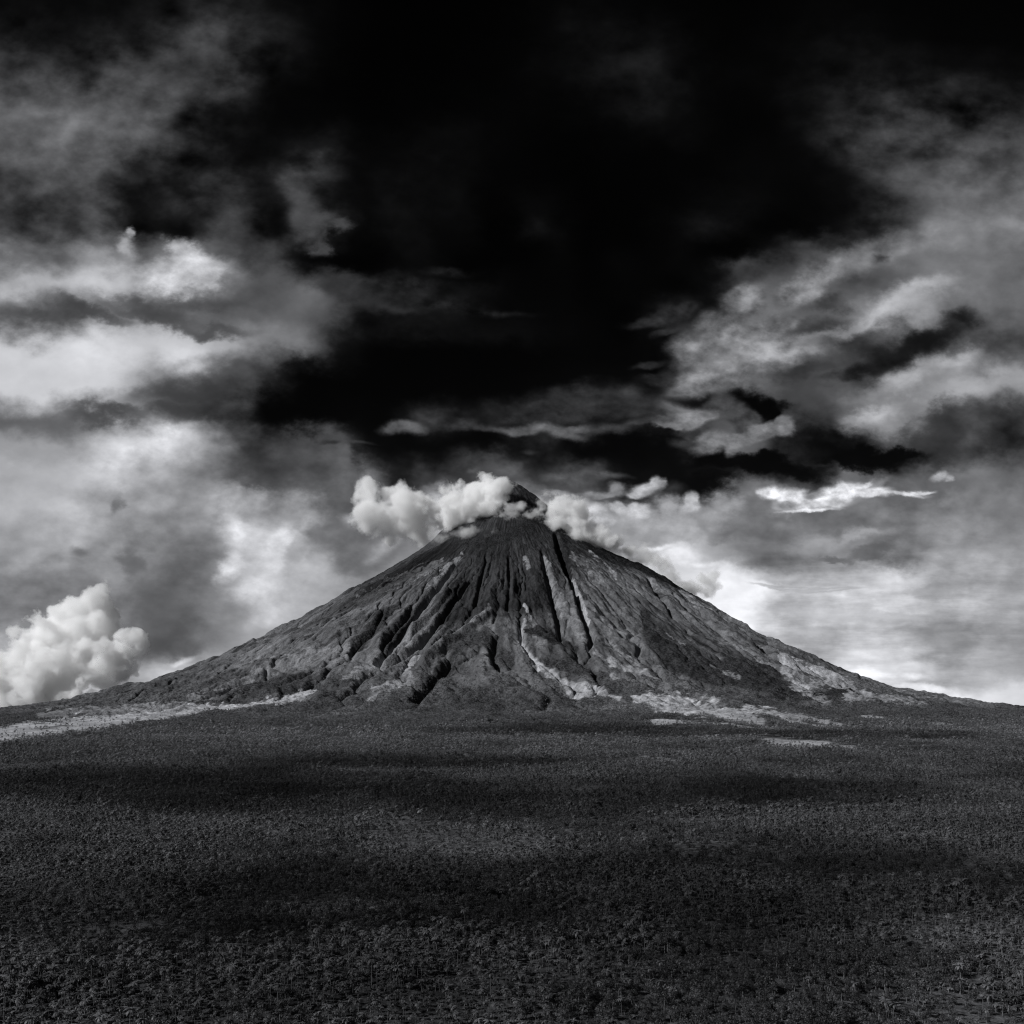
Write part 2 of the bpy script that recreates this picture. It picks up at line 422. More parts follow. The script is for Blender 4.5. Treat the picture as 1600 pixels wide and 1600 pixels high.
# ------------------------------------------------------------------ trees
def leaf_material(name, lo, hi, trans=.25):
    m, k = new_mat(name)
    out = k.new('ShaderNodeOutputMaterial'); d = k.new('ShaderNodeBsdfPrincipled'); t = k.new('ShaderNodeBsdfTranslucent'); mix = k.new('ShaderNodeMixShader')
    d.inputs['Roughness'].default_value = .5; d.inputs['Specular IOR Level'].default_value = .25
    oi = k.new('ShaderNodeObjectInfo'); geo = k.new('ShaderNodeNewGeometry')
    n = k.noise(geo.outputs['Position'], 1/150, 4, .6)
    v = k.math('MULTIPLY', k.mapr(oi.outputs['Random'], 0, 1, lo, hi, 'LINEAR'), k.mapr(n, .3, .7, .55, 1.5, 'LINEAR'))
    # scrub near the foot of the mountain has paler leaves than the palms of the plain
    fr = k.vmath('MULTIPLY', k.vmath('SUBTRACT', geo.outputs['Position'], (0, DIST, 0)), (1, 1, 0))
    ln = k.new('ShaderNodeVectorMath', operation='LENGTH'); k.l.new(fr, ln.inputs[0])
    v = k.math('MULTIPLY', v, k.mapr(ln.outputs['Value'], 5600, 8500, 2.3, .95))
    c = k.tint(v); k.l.new(c, d.inputs['Base Color']); k.l.new(c, t.inputs['Color'])
    mix.inputs[0].default_value = trans
    k.l.new(d.outputs[0], mix.inputs[1]); k.l.new(t.outputs[0], mix.inputs[2]); k.l.new(mix.outputs[0], out.inputs[0])
    return m
M_PALM = leaf_material('palm_frond', .045, .13)
M_LEAF = leaf_material('broad_leaf', .03, .085)
m_, k_ = new_mat('bark'); o_ = k_.new('ShaderNodeOutputMaterial'); b_ = k_.new('ShaderNodeBsdfPrincipled')
b_.inputs['Roughness'].default_value = .95
k_.l.new(k_.tint(k_.mapr(k_.noise(k_.new('ShaderNodeNewGeometry').outputs['Position'], 2.0, 4), .3, .7, .06, .16)), b_.inputs['Base Color']); k_.l.new(b_.outputs[0], o_.inputs[0])
M_BARK = m_

def mesh_of(name, V, F, mat, mi=None, mats=None):
    me = bpy.data.meshes.new(name); me.from_pydata([tuple(v) for v in V], [], F); me.validate()
    for m in (mats or [mat]): me.materials.append(m)
    if mi: me.polygons.foreach_set('material_index', mi)
    me.update(); return me
def tube(pts, rad, n=6):
    V = []; F = []
    for i, (p, r) in enumerate(zip(pts, rad)):
        for k in range(n):
            a = 2*math.pi*k/n; V.append((p[0]+r*math.cos(a), p[1]+r*math.sin(a), p[2]))
    for i in range(len(pts)-1):
        for k in range(n):
            F.append((i*n+k, i*n+(k+1) % n, (i+1)*n+(k+1) % n, (i+1)*n+k))
    F.append(tuple(range((len(pts)-1)*n, len(pts)*n)))
    return V, F
def palm_parts(rs, H, lean):
    pts = [(lean*(i/6)**2*H*.12, .1*math.sin(i), H*i/6) for i in range(7)]
    T = tube(pts, [.26, .2, .18, .17, .16, .15, .17])
    V = []; F = []; top = pts[-1]; nf = 15
    for f in range(nf):
        a = 2*math.pi*f/nf+rs.uniform(-.2, .2); up = rs.uniform(-.15, 1.05); L = rs.uniform(3.0, 4.2); w = .55
        p = np.array(top); el = up
        prev = None
        for s in range(5):
            t = s/4; ww = w*math.sin(math.pi*(.12+.83*t))
            side = np.array([-math.sin(a), math.cos(a), 0])
            b = len(V); V += [p+side*ww+np.array([0, 0, -.4*ww]), p, p-side*ww+np.array([0, 0, -.4*ww])]
            if prev is not None: F += [(prev, prev+1, b+1, b), (prev+1, prev+2, b+2, b+1)]
            prev = b
            p = p+np.array([math.cos(a)*math.cos(el), math.sin(a)*math.cos(el), math.sin(el)])*L/4; el -= rs.uniform(.35, .6)
    return T, (V, F)
def broad_parts(rs, H, R, n):
    P = [(0, 0, 0), (.15, .05, H*.3), (-.1, .1, H*.55), (.1, 0, H*.8)]
    TV, TF = tube(P, [.35, .28, .2, .08])
    lumps = [(np.array([rs.uniform(-.55, .55)*R, rs.uniform(-.55, .55)*R, H*rs.uniform(.45, .88)]), R*rs.uniform(.35, .62)) for _ in range(8)]
    for c, r in lumps[:4]:
        q = tube([(0, 0, H*.4), tuple(c*np.array([.5, .5, 1])*np.array([1, 1, .8])), tuple(c)], [.14, .1, .04], 4)
        o = len(TV); TV += q[0]; TF += [tuple(i+o for i in f) for f in q[1]]
    V = []; F = []
    for _ in range(n):
        c, r = lumps[rs.randrange(8)]
        d = np.array([rs.gauss(0, 1), rs.gauss(0, 1), rs.gauss(.25, .9)]); d /= np.linalg.norm(d)+1e-6
        p = c+d*r*rs.uniform(.7, 1.05)
        e1 = np.cross(d, [rs.gauss(0, 1), rs.gauss(0, 1), rs.gauss(0, 1)]); e1 /= np.linalg.norm(e1)+1e-6
        e2 = np.cross(d, e1)+d*rs.uniform(-.6, .6); s = rs.uniform(.25, .5)*R/3.0
        b = len(V); V += [p-e1*s*.6, p-e2*s*.2+e1*s*.1, p+e1*s*.8+e2*s*.15, p+e2*s]; F.append((b, b+1, b+2, b+3))
    return (TV, TF), (V, F)

rs = random.Random(5)
KINDS = []   # (trunk mesh, crown mesh, joined mesh, kind)
def add_kind(kind, T, C, lm):
    tr = mesh_of('trunk', *T, M_BARK); cr = mesh_of('crown', *C, lm)
    o = len(T[0]); jn = mesh_of(kind, T[0]+list(C[0]), T[1]+[tuple(i+o for i in f) for f in C[1]], None, [0]*len(T[1])+[1]*len(C[1]), [M_BARK, lm])
    KINDS.append((tr, cr, jn, kind))
for H, l in ((10.5, .5), (8.0, -.8), (12.5, .2), (6.5, .9)): add_kind('coconut_palm', *palm_parts(rs, H, l), M_PALM)
for H, R, n in ((8.5, 3.6, 340), (7.0, 4.2, 360), (10.0, 3.4, 340), (4.2, 2.6, 240)): add_kind('broadleaf_tree', *broad_parts(rs, H, R, n), M_LEAF)

# where they stand: everywhere on the plain and up into the ravines, but not on the sand, the ash and the pale fields
def scatter(d0, d1, per, half=.56):
    n = int(half*(d1*d1-d0*d0)/per)
    d = np.sqrt(rng.uniform(d0*d0, d1*d1, n)); u = rng.uniform(-half, half, n)
    return u*d, d
cand = [scatter(640, 1800, 34), scatter(1800, 3000, 46), scatter(3000, 4800, 90), scatter(4800, 7600, 170)]
TX_ = np.concatenate([c[0] for c in cand]); TY_ = np.concatenate([c[1] for c in cand])
band = np.concatenate([np.full(len(c[0]), i) for i, c in enumerate(cand)])
rT = np.hypot(TX_, TY_-DIST)
tt, vv = surface(TX_, TY_, cone(TX_, TY_), None, 0, np.zeros_like(TX_), None)
dens = fbm(TX_/240, TY_/240, 4, 201)
rTn = rT+900*fbm(TX_/480, TY_/420, 4, 207)
p = np.where(rTn > 5250, np.clip(.86+.6*dens, .25, 1), vv*sstep(2800, 4200, rT)*np.clip(.55+.8*dens, .05, 1))
p = np.where(tt > .10, .03, np.where((tt > .066) & (rT > 5600), p*.35, p))
keep = rng.uniform(0, 1, len(p)) < p
TX_, TY_, band, rT, dens, vv = (a[keep] for a in (TX_, TY_, band, rT, dens, vv))
def surf_z(X_, Y_):
    r = np.hypot(X_, Y_-DIST); zq = plain_h(X_, Y_)
    th = np.degrees(np.arctan2(X_, DIST-Y_)); m = (r < R1-10) & (np.abs(th) < 116)
    fi = np.clip((r[m]-rv[1])/(rv[2]-rv[1])+1, 1, NR-2); fj = np.clip((th[m]+118)/236*(NTH-1), 0, NTH-2)
    i = fi.astype(int); j = fj.astype(int); a = fi-i; b = fj-j
    zq[m] = (Zt[i, j]*(1-a)*(1-b)+Zt[i+1, j]*a*(1-b)+Zt[i, j+1]*(1-a)*b+Zt[i+1, j+1]*a*b)
    return zq
TZ_ = surf_z(TX_, TY_)
palmy = sstep(-.25, .2, fbm(TX_/420, TY_/420, 3, 211)+.12)*sstep(5200, 6400, rT)
isp = rng.uniform(0, 1, len(TX_)) < palmy*.8
kind = np.where(isp, rng.integers(0, 4, len(TX_)), 4+rng.integers(0, 4, len(TX_)))
siz = rng.uniform(.7, 1.2, len(TX_))*np.array([1, 1.0, 1.15, 1.35])[band]
siz = siz*np.where(rng.uniform(0, 1, len(TX_)) < .08, 1.6, 1.0)*np.clip(1+.5*fbm(TX_/160, TY_/160, 3, 221), .65, 1.4)
siz = np.where(rT < 5200, siz*(.55+.25*rng.uniform(0, 1, len(TX_))), siz)
rotz = rng.uniform(0, 6.283, len(TX_))
log('trees', len(TX_))
# the 300 that stand largest in view are things of their own
dview = np.hypot(TX_, TY_)
inview = (np.abs(TX_/TY_) < .476) & (TY_ > 0) & ((CAM_H-TZ_)/TY_ < .296)
order = np.argsort(np.where(inview, dview/np.maximum(siz, .3), 1e9))
nearest = order[:300]
LBL = {'coconut_palm': ('dark coconut palm with drooping fronds standing at the near edge of the forest', 'palm tree', 'coconut palms along the near edge of the forest'),
       'broadleaf_tree': ('dark bushy broadleaf tree with a rounded crown at the near edge of the forest', 'tree', 'broadleaf trees along the near edge of the forest')}
for q in nearest:
    tr, cr, jn, kd = KINDS[kind[q]]
    root = bpy.data.objects.new(kd, None); COL.objects.link(root)
    root.location = (TX_[q], TY_[q], TZ_[q]-.1); root.rotation_euler = (0, 0, rotz[q]); root.scale = (siz[q],)*3
    root.empty_display_size = 1; tag(root, LBL[kd][0], LBL[kd][1], LBL[kd][2], 'thing')
    for nm, me in (('trunk', tr), ('crown', cr)):
        c = bpy.data.objects.new(nm, me); COL.objects.link(c); c.parent = root
# all the others read as one dark mass: one object that carries them
rest = np.ones(len(TX_), bool); rest[nearest] = False
def tree_mass(name, idx, joined, label, cat):
    me = bpy.data.meshes.new(name); me.vertices.add(len(idx))
    me.vertices.foreach_set('co', np.stack([TX_[idx], TY_[idx], TZ_[idx]-.15], -1).astype(np.float32).ravel())
    for k, v in (('size', siz[idx]), ('turn', rotz[idx])):
        at = me.attributes.new(k, 'FLOAT', 'POINT'); at.data.foreach_set('value', v.astype(np.float32))
    at = me.attributes.new('which', 'INT', 'POINT'); at.data.foreach_set('value', kind[idx].astype(np.int32))
    me.update()
    ob = bpy.data.objects.new(name, me); COL.objects.link(ob)
    ng = bpy.data.node_groups.new(name, 'GeometryNodeTree')
    ng.interface.new_socket('Geometry', in_out='INPUT', socket_type='NodeSocketGeometry')
    ng.interface.new_socket('Geometry', in_out='OUTPUT', socket_type='NodeSocketGeometry')
    N, Lk = ng.nodes, ng.links
    gi = N.new('NodeGroupInput'); go = N.new('NodeGroupOutput')
    g2i = N.new('GeometryNodeGeometryToInstance')
    for o in reversed(joined):
        oi = N.new('GeometryNodeObjectInfo'); oi.inputs['Object'].default_value = o; oi.inputs['As Instance'].default_value = True
        oi.transform_space = 'ORIGINAL'
        Lk.new(oi.outputs['Geometry'], g2i.inputs[0])
    ip = N.new('GeometryNodeInstanceOnPoints'); ip.inputs['Pick Instance'].default_value = True
    def attr(nm, ty='FLOAT'):
        a = N.new('GeometryNodeInputNamedAttribute'); a.data_type = ty; a.inputs['Name'].default_value = nm; return a.outputs['Attribute']
    cx = N.new('ShaderNodeCombineXYZ'); Lk.new(attr('turn'), cx.inputs[2])
    Lk.new(gi.outputs[0], ip.inputs['Points']); Lk.new(g2i.outputs[0], ip.inputs['Instance'])
    Lk.new(attr('which', 'INT'), ip.inputs['Instance Index']); Lk.new(cx.outputs[0], ip.inputs['Rotation']); Lk.new(attr('size'), ip.inputs['Scale'])
    Lk.new(ip.outputs[0], go.inputs[0])
    md = ob.modifiers.new('trees', 'NODES'); md.node_group = ng
    tag(ob, label, cat, kind='stuff'); return ob
protos = []
for tr, cr, jn, kd in KINDS:
    protos.append(bpy.data.objects.new(kd+'_source', jn))     # never linked: only the mass refers to them
idx = np.nonzero(rest & (rT >= 5000))[0]
tree_mass('forest', idx, protos, 'dense dark palm and tree forest covering the plain before the volcano', 'forest')
idx2 = np.nonzero(rest & (rT < 5000))[0]
tree_mass('shrubbery', idx2, protos, 'dark bushes and low trees on the lower slopes and ravines of the volcano', 'shrubs')
log('forest', len(idx), len(idx2))

# ------------------------------------------------------------------ clouds that hang round the mountain: real bodies of vapour
def vapour(name, dens, albedo=1.0, grain=None):
    m, k = new_mat(name); out = k.new('ShaderNodeOutputMaterial'); v = k.new('ShaderNodeVolumeScatter')
    v.inputs['Color'].default_value = (albedo*.985, albedo*.99, min(1, albedo*1.0), 1); v.inputs['Density'].default_value = dens; v.inputs['Anisotropy'].default_value = 0.0
    if grain:   # torn by the wind
        P = k.new('ShaderNodeNewGeometry').outputs['Position']
        k.l.new(k.mapr(k.noise(k.vmath('MULTIPLY', P, (1, 1, 1.25)), 1/grain, 5, .6), .41, .62, dens*.05, dens*2.0, 'LINEAR'), v.inputs['Density'])
        m.cycles.volume_step_rate = .45
    k.l.new(v.outputs[0], out.inputs['Volume']); return m
def noise3(P, scale, seed):
    x, y, z_ = (P/scale).T
    return (pnoise(x+.31*z_, y-.27*z_, seed)+pnoise(y+.23*x, z_-.19*x, seed+1)+pnoise(z_+.21*y, x+.29*y, seed+2))/1.9
def cloud(lobes_px, D, mat, voxel, label, rough=1.0, billow=1.0, seed=0, group=None, buds=6, bud=(.26, .48)):
    """a body of vapour: rounded heaps fused into one skin, then knobbed by turbulence; heaps are (x, y, half width, half height[, nearer by]),
    or, without a distance D, (X, Y, Z, half sizes in metres)"""
    V = []; F = []; rc = random.Random(seed); heaps = []
    for hp in lobes_px:
        if D is None: heaps.append((np.array(hp[:3], float), np.array(hp[3:6], float))); continue
        px, py, rx, ry = hp[:4]; d = D-(hp[4] if len(hp) > 4 else 0); s = d/FOC
        heaps.append((np.array([(px-PX0)*s, d, CAM_H+(PYH-py)*s]), np.array([rx*s, .55*(rx+ry)*s, ry*s])))
    for c, R in list(heaps):      # smaller heaps bud from the large ones
        for _ in range(buds):
            a, b, k = rc.uniform(0, 6.283), rc.uniform(-.5, 1), rc.uniform(*bud)
            sx = math.sqrt(max(0, 1-b*b))
            heaps.append((c+.88*R*np.array([sx*math.cos(a), sx*math.sin(a), b]), R*k))
    for c, R in heaps:
        n, m = 24, 14; o = len(V)
        for i in range(1, m):
            for j in range(n):
                a, b = math.pi*i/m, 2*math.pi*j/n
                V.append(c+R*np.array([math.sin(a)*math.cos(b), math.sin(a)*math.sin(b), math.cos(a)]))
        t_ = len(V); V.append(c+R*np.array([0, 0, 1])); V.append(c-R*np.array([0, 0, 1]))
        for i in range(m-2):
            for j in range(n):
                F.append((o+i*n+j, o+(i+1)*n+j, o+(i+1)*n+(j+1) % n, o+i*n+(j+1) % n))
        for j in range(n):
            F.append((t_, o+j, o+(j+1) % n)); F.append((t_+1, o+(m-2)*n+(j+1) % n, o+(m-2)*n+j))
    me = bpy.data.meshes.new('heap'); me.from_pydata([tuple(v) for v in V], [], F)
    tmp = bpy.data.objects.new('heap', me); COL.objects.link(tmp)
    rm = tmp.modifiers.new('r', 'REMESH'); rm.mode = 'VOXEL'; rm.voxel_size = voxel
    dg = bpy.context.evaluated_depsgraph_get(); dg.update()
    nm = bpy.data.meshes.new_from_object(tmp.evaluated_get(dg)); bpy.data.objects.remove(tmp)
    nm.name = 'cloud'
    for rounds, sc in enumerate((11, 6, 3.4)):
        n = len(nm.vertices); P = np.empty(n*3, np.float32); nm.vertices.foreach_get('co', P); P = P.reshape(-1, 3).astype(float)
        Nn = np.empty(n*3, np.float32); nm.vertex_normals.foreach_get('vector', Nn); Nn = Nn.reshape(-1, 3)
        q = noise3(P, sc*voxel, seed+rounds*7)
        h = (.5-1.0*np.abs(q))*billow if rounds < 3 else q
        P = P+Nn*(h*sc*voxel*.30*rough)[:, None]
        nm.vertices.foreach_set('co', P.astype(np.float32).ravel()); nm.update()
    nm.polygons.foreach_set('use_smooth', np.ones(len(nm.polygons), bool))
    nm.materials.clear(); nm.materials.append(mat)
    ob = bpy.data.objects.new('cloud', nm); COL.objects.link(ob)
    tag(ob, label, 'cloud', group, 'thing'); return ob
V_VEIL = vapour('shade_vapour', .0018)
def wisp(name, heaps, dens, grain, tear, edge=.55, albedo=1.0, rate=.32):
    """vapour that thins towards the skin of its heaps and is torn by turbulence"""
    m, k = new_mat(name); out = k.new('ShaderNodeOutputMaterial'); v = k.new('ShaderNodeVolumeScatter')
    v.inputs['Color'].default_value = (albedo*.988, albedo*.991, albedo, 1); v.inputs['Anisotropy'].default_value = 0.0
    P = k.new('ShaderNodeNewGeometry').outputs['Position']
    n = k.noise(P, 1/grain, 6, .57)
    sp = k.new('ShaderNodeSeparateXYZ'); k.l.new(P, sp.inputs[0]); x, y, z_ = sp.outputs
    best = None
    for c, R in heaps:
        a = k.math('MULTIPLY_ADD', x, 1/R[0], -c[0]/R[0]); b = k.math('MULTIPLY_ADD', y, 1/R[1], -c[1]/R[1]); g = k.math('MULTIPLY_ADD', z_, 1/R[2], -c[2]/R[2])
        q = k.math('MULTIPLY_ADD', a, a, k.math('MULTIPLY_ADD', b, b, k.math('MULTIPLY', g, g)))
        best = q if best is None else k.math('SMOOTH_MIN', best, q, .35)
    d = k.math('SUBTRACT', 1.0, k.math('SQRT', k.math('MAXIMUM', best, 0.0)))
    d = k.math('MULTIPLY_ADD', k.math('SUBTRACT', n, .5), tear, d)
    k.l.new(k.mapr(d, .0, edge, 0, dens), v.inputs['Density'])
    m.cycles.volume_step_rate = rate
    k.l.new(v.outputs[0], out.inputs['Volume']); return m
def soft_cloud(lobes_px, D, voxel, label, name, dens, grain, tear, edge=.55, albedo=1.0, grow=1.35, rate=.32, group=None):
    hs = []
    for hp in lobes_px:
        px, py, rx, ry = hp[:4]; d = D-(hp[4] if len(hp) > 4 else 0); s = d/FOC
        hs.append((np.array([(px-PX0)*s, d, CAM_H+(PYH-py)*s]), np.array([rx*s, .55*(rx+ry)*s, ry*s])*1.12))
    mt = wisp(name, hs, dens, grain, tear, edge, albedo, rate)
    return cloud([(*c, *(R*grow)) for c, R in hs], None, mt, voxel, label, rough=0.0, buds=0, group=group)
soft_cloud([(157,922,12,16),(150,944,20,24),(166,958,17,18),(135,968,34,28),(110,985,34,34),(155,990,30,28,200),(85,1015,50,46,200),(128,1015,46,36,400),(160,1028,30,26,500),(105,1050,60,34,600),(60,1070,70,40,600)], 17000, 60,
      'tall white cumulus tower low over the western horizon', 'cumulus_vapour', .0095, 420, 3.6, .22, rate=.22, grow=1.45)
soft_cloud([(204,1000,18,13),(221,1006,13,14),(197,1020,20,18),(186,1038,24,18),(214,991,9,7)], 16500, 50,
      'small rounded white cumulus lobe beside the tall cumulus tower', 'cumulus_lobe_vapour', .010, 330, 3.4, .22, rate=.26, grow=1.5)
soft_cloud([(712,788,28,24),(738,778,28,26),(764,771,30,20),(784,764,18,11),(730,803,42,22,40),(760,798,32,24,60),(776,784,18,18,40),(750,822,26,14,80),(715,815,20,14,40),(757,838,14,9,90)], 10620, 26,
      'bright white cloud cap clinging to the left side of the summit', 'cap_vapour', .022, 200, 4.2, .40, grow=1.55, rate=.26)
soft_cloud([(628,786,28,24),(658,788,28,21),(688,797,26,20),(600,810,34,26),(640,815,46,28),(574,776,16,22),(575,805,26,26),(690,815,30,20)], 11500, 30,
      'pale cloud bank joined to the summit cap from behind the left ridge', 'bank_vapour', .015, 250, 4.2, .5, grow=1.55)
soft_cloud([(866,800,20,20),(884,802,26,20),(874,820,24,16,60),(902,818,28,17),(924,834,26,13,40),(864,788,10,8),(905,838,32,12,80),(945,846,24,10,60)], 10500, 24,
      'torn white cloud on the right shoulder just below the summit', 'shoulder_vapour', .018, 180, 5.0, .6, grow=1.6)
soft_cloud([(812,792,20,6,50),(836,803,18,7,60),(800,806,18,7,60),(845,790,10,8,20)], 10420, 14,
      'thin wisp of cloud drifting across the dark summit rock', 'wisp_vapour', .009, 120, 7.0, 1.0, grow=1.9)
soft_cloud([(705,838,30,9),(735,838,32,10,40),(770,840,28,8,80),(690,828,14,7)], 10350, 18,
      'thin grey veil of cloud below the bright summit cap', 'veil_vapour', .006, 150, 6.5, 1.0, grow=1.8)
soft_cloud([(940,850,30,10),(972,862,30,10),(1004,876,26,9,-60),(905,848,24,8,60)], 10650, 20,
      'ragged grey veil of cloud along the upper right ridge', 'ridge_vapour', .009, 160, 6.0, .9, grow=1.7)
soft_cloud([(1036,886,13,17),(1048,902,19,15),(1064,916,20,11),(1027,876,13,11)], 11350, 20,
      'grey cloud bank rising behind the right ridge', 'grey_bank_vapour', .012, 160, 4.0, .6, .92, grow=1.5)
soft_cloud([(1104,908,16,12),(1114,898,10,9),(1092,922,22,11),(1120,916,10,8),(1078,928,20,9)], 11400, 18,
      'small grey cloud puff standing over the right ridge', 'grey_puff_vapour', .012, 150, 4.0, .6, .92, grow=1.5)
# unseen clouds, added sunward only to shade the forest and upper left flank
SUNV = np.array([math.sin(SUN_AZ)*math.cos(SUN_EL), math.cos(SUN_AZ)*math.cos(SUN_EL), math.sin(SUN_EL)])
def shade(spots, height, label, seed):
    hs = []
    for px, py, ra, rb in spots:
        gx, gy = ground_at(px, py); P = np.array([gx, gy, float(cone(np.array([gx]), np.array([gy]))[0])])
        C = P+SUNV*height/SUNV[2]; hs.append((*C, ra, rb, 130))
    cloud(hs, None, V_VEIL, 34, label, seed=seed, buds=9, rough=1.5, bud=(.3, .6), group='unseen clouds added to shade the land')
shade([(180,1222,420,260),(330,1232,380,220),(430,1222,260,150)], 2600, 'unseen flat white cloud added overhead to shade the forest at the lower left', 101)
shade([(860,1142,380,330),(980,1142,420,300),(1080,1148,260,200)], 2500, 'unseen flat white cloud added overhead to shade the forest below the middle of the mountain', 102)
shade([(1340,1150,260,260),(1420,1148,240,220)], 3200, 'unseen flat white cloud added overhead to shade the forest at the right foot', 103)
shade([(620,1250,330,200),(760,1247,330,170),(900,1252,330,190),(1080,1244,330,170),(1240,1240,300,170)], 2700, 'unseen long flat white cloud added overhead to shade the near forest', 104)
shade([(600,1190,260,130),(700,1195,200,100)], 2450, 'unseen small flat white cloud added overhead to shade the middle of the forest', 105)
shade([(250,1420,190,120),(420,1390,170,90)], 2700, 'unseen small flat white cloud added overhead to shade the nearest trees on the left', 106)
shade([(1180,1370,210,130),(1350,1400,190,100)], 2700, 'unseen small flat white cloud added overhead to shade the nearest trees on the right', 107)
shade([(700,1480,150,100),(860,1500,130,80)], 2700, 'unseen small flat white cloud added overhead to shade the nearest trees in the middle', 108)
hs = []
for px, py, ra in ((672,868,170),(640,890,210),(600,915,220),(560,938,200),(515,960,180),(470,980,120)):
    gx, gy = ground_at(px, py); P = np.array([gx, gy, float(cone(np.array([gx]), np.array([gy]))[0])])
    hs.append((*(P+SUNV*6300), ra*1.25, ra*1.25, ra*1.1))
cloud(hs, None, V_VEIL, 34, 'unseen long white cloud added beyond the left edge of view to shade the upper left flank', seed=110, buds=9, group='unseen clouds added to shade the land')
log('clouds')


# ------------------------------------------------------------------ camera
cam = bpy.data.cameras.new('camera'); cam_o = bpy.data.objects.new('camera', cam); COL.objects.link(cam_o)
cam_o.location = (0, 0, CAM_H); cam_o.rotation_euler = (radians(90), 0, 0)
cam.sensor_width = 36.0; cam.sensor_fit = 'HORIZONTAL'; cam.lens = 36.0*FOC/1600.0
cam.shift_y = (PYH-800.0)/1600.0
cam.clip_start = 1.0; cam.clip_end = 200000.0
scene.camera = cam_o

# ------------------------------------------------------------------ sun
sd = np.array([math.sin(SUN_AZ)*math.cos(SUN_EL), math.cos(SUN_AZ)*math.cos(SUN_EL), math.sin(SUN_EL)])
sl = bpy.data.lights.new('sun', 'SUN'); so = bpy.data.objects.new('sun', sl); COL.objects.link(so)
sl.energy = 4.5; sl.angle = radians(0.5); sl.color = (.985, .99, 1.0)
from mathutils import Vector
so.rotation_euler = Vector(sd).to_track_quat('Z', 'Y').to_euler(); so.location = (-3000, -2000, 4000)

# ------------------------------------------------------------------ sky
world = bpy.data.worlds.new('World'); scene.world = world; world.use_nodes = True
world.node_tree.nodes.clear(); W = NT(world.node_tree)
# brightness of the cloud deck at places of the sky, as display values; columns run from west to east, rows from high to low
def ROWS():
    R = {}
    R[350] = "60 85 20 25 40 60 20 80 55 18 22 14 12 3 25 15 5 5 8 18 30 15 8 14 30 55 95 125"
    R[400] = "110 150 90 120 95 65 60 25 10 5 15 15 5 5 6 12 5 12 10 14 6 10 34 85 95 90 112 120"
    R[450] = "175 190 180 190 165 105 90 110 75 50 45 30 20 12 10 10 6 10 10 10 35 85 85 90 70 85 110 115"
    R[500] = "90 110 125 90 85 90 100 95 60 30 25 25 20 20 15 12 8 8 45 35 30 105 95 95 110 135 150 110"
    R[550] = "205 195 180 185 170 140 130 110 40 15 4 4 3 4 7 9 9 12 25 105 110 140 130 75 65 50 30 80"
    R[600] = "200 190 150 110 80 85 60 5 4 3 4 5 6 8 10 12 12 14 20 110 135 120 75 90 75 100 130 160"
    R[650] = "105 130 125 95 75 60 10 3 8 10 12 50 35 40 50 70 50 55 65 130 70 15 70 75 110 140 110 65"
    R[700] = "160 205 200 195 145 80 60 60 70 25 12 12 12 12 45 15 8 8 10 25 90 85 30 10 25 20 45 55"
    R[750] = "178 185 165 155 125 95 85 95 85 140 35 60 60 80 60 85 60 25 20 12 12 30 50 75 130 75 100 120"
    R[800] = "178 140 145 145 150 195 175 170 130 110 130 150 200 190 150 170 150 150 150 150 145 115 140 110 110 110 115 130"
    R[850] = "160 150 130 130 145 205 200 175 150 140 130 130 130 130 150 150 170 190 200 185 150 125 110 140 150 125 120 150"
    R[900] = "130 140 130 110 120 190 200 190 160 140 140 140 140 140 150 150 170 180 190 215 235 215 160 175 180 190 185 160"
    R[950] = "130 120 100 110 130 150 190 180 160 150 150 150 150 150 150 150 170 190 200 220 235 225 190 185 190 190 185 180"
    R[1000] = "150 140 110 95 120 150 160 160 160 150 150 150 150 150 150 150 150 190 200 210 220 200 195 160 185 185 175 150"
    R[1050] = "185 160 160 180 170 160 160 160 160 160 160 160 160 160 160 160 160 160 190 200 200 200 200 200 205 210 195 170"
    R[1100] = "170 170 170 170 170 170 170 170 170 170 170 170 170 170 170 170 170 170 180 190 200 200 200 200 205 210 210 215"
    # above the frame of the print the same weather goes on
    R[300] = "75 70 30 35 50 55 30 60 45 20 25 20 18 8 18 14 6 6 8 10 18 20 14 14 26 55 95 110"
    R[250] = "95 75 45 40 40 30 20 25 25 14 18 22 20 12 10 8 6 8 8 10 10 14 14 18 30 55 80 85"
    R[200] = "110 95 80 60 40 24 14 12 10 8 10 16 18 14 10 8 8 10 14 18 14 10 16 30 45 60 65 60"
    R[150] = "85 90 85 75 55 35 18 10 8 6 8 8 10 12 12 12 14 20 26 24 16 14 20 30 40 42 40 35"
    R[100] = "50 60 70 75 65 45 28 16 10 6 6 6 8 10 14 18 22 28 26 18 12 12 16 22 26 26 22 20"
    R[50] = "30 35 45 55 55 45 32 20 12 8 6 5 6 8 12 18 22 22 18 12 10 10 12 15 16 16 14 12"
    R[0] = "20 24 30 38 40 36 28 18 12 8 5 5 5 7 10 14 16 14 12 10 8 8 10 12 12 12 10 10"
    out = []
    for y in sorted(R):
        v = [float(a) for a in R[y].split()]
        assert len(v) == 28, (y, len(v))
        v = [v[0]*.96, v[0]*.98] + v + [v[-1], v[-1]*.95]
        out.append((y, v))
    return out
tc = W.new('ShaderNodeTexCoord'); sep = W.new('ShaderNodeSeparateXYZ'); W.l.new(tc.outputs['Generated'], sep.inputs[0])
dy = W.math('MAXIMUM', sep.outputs[1], 0.12)
U = W.math('DIVIDE', sep.outputs[0], dy); V = W.math('DIVIDE', sep.outputs[2], dy)     # tangents of bearing and height
UX = W.math('MULTIPLY_ADD', U, FOC, PX0); UY = W.math('MULTIPLY_ADD', V, -FOC, PYH)   # the same in the units of the table
Pr = W.new('ShaderNodeVectorRotate', rotation_type='EULER_XYZ'); Pr.inputs['Rotation'].default_value = (.7, .5, .4)
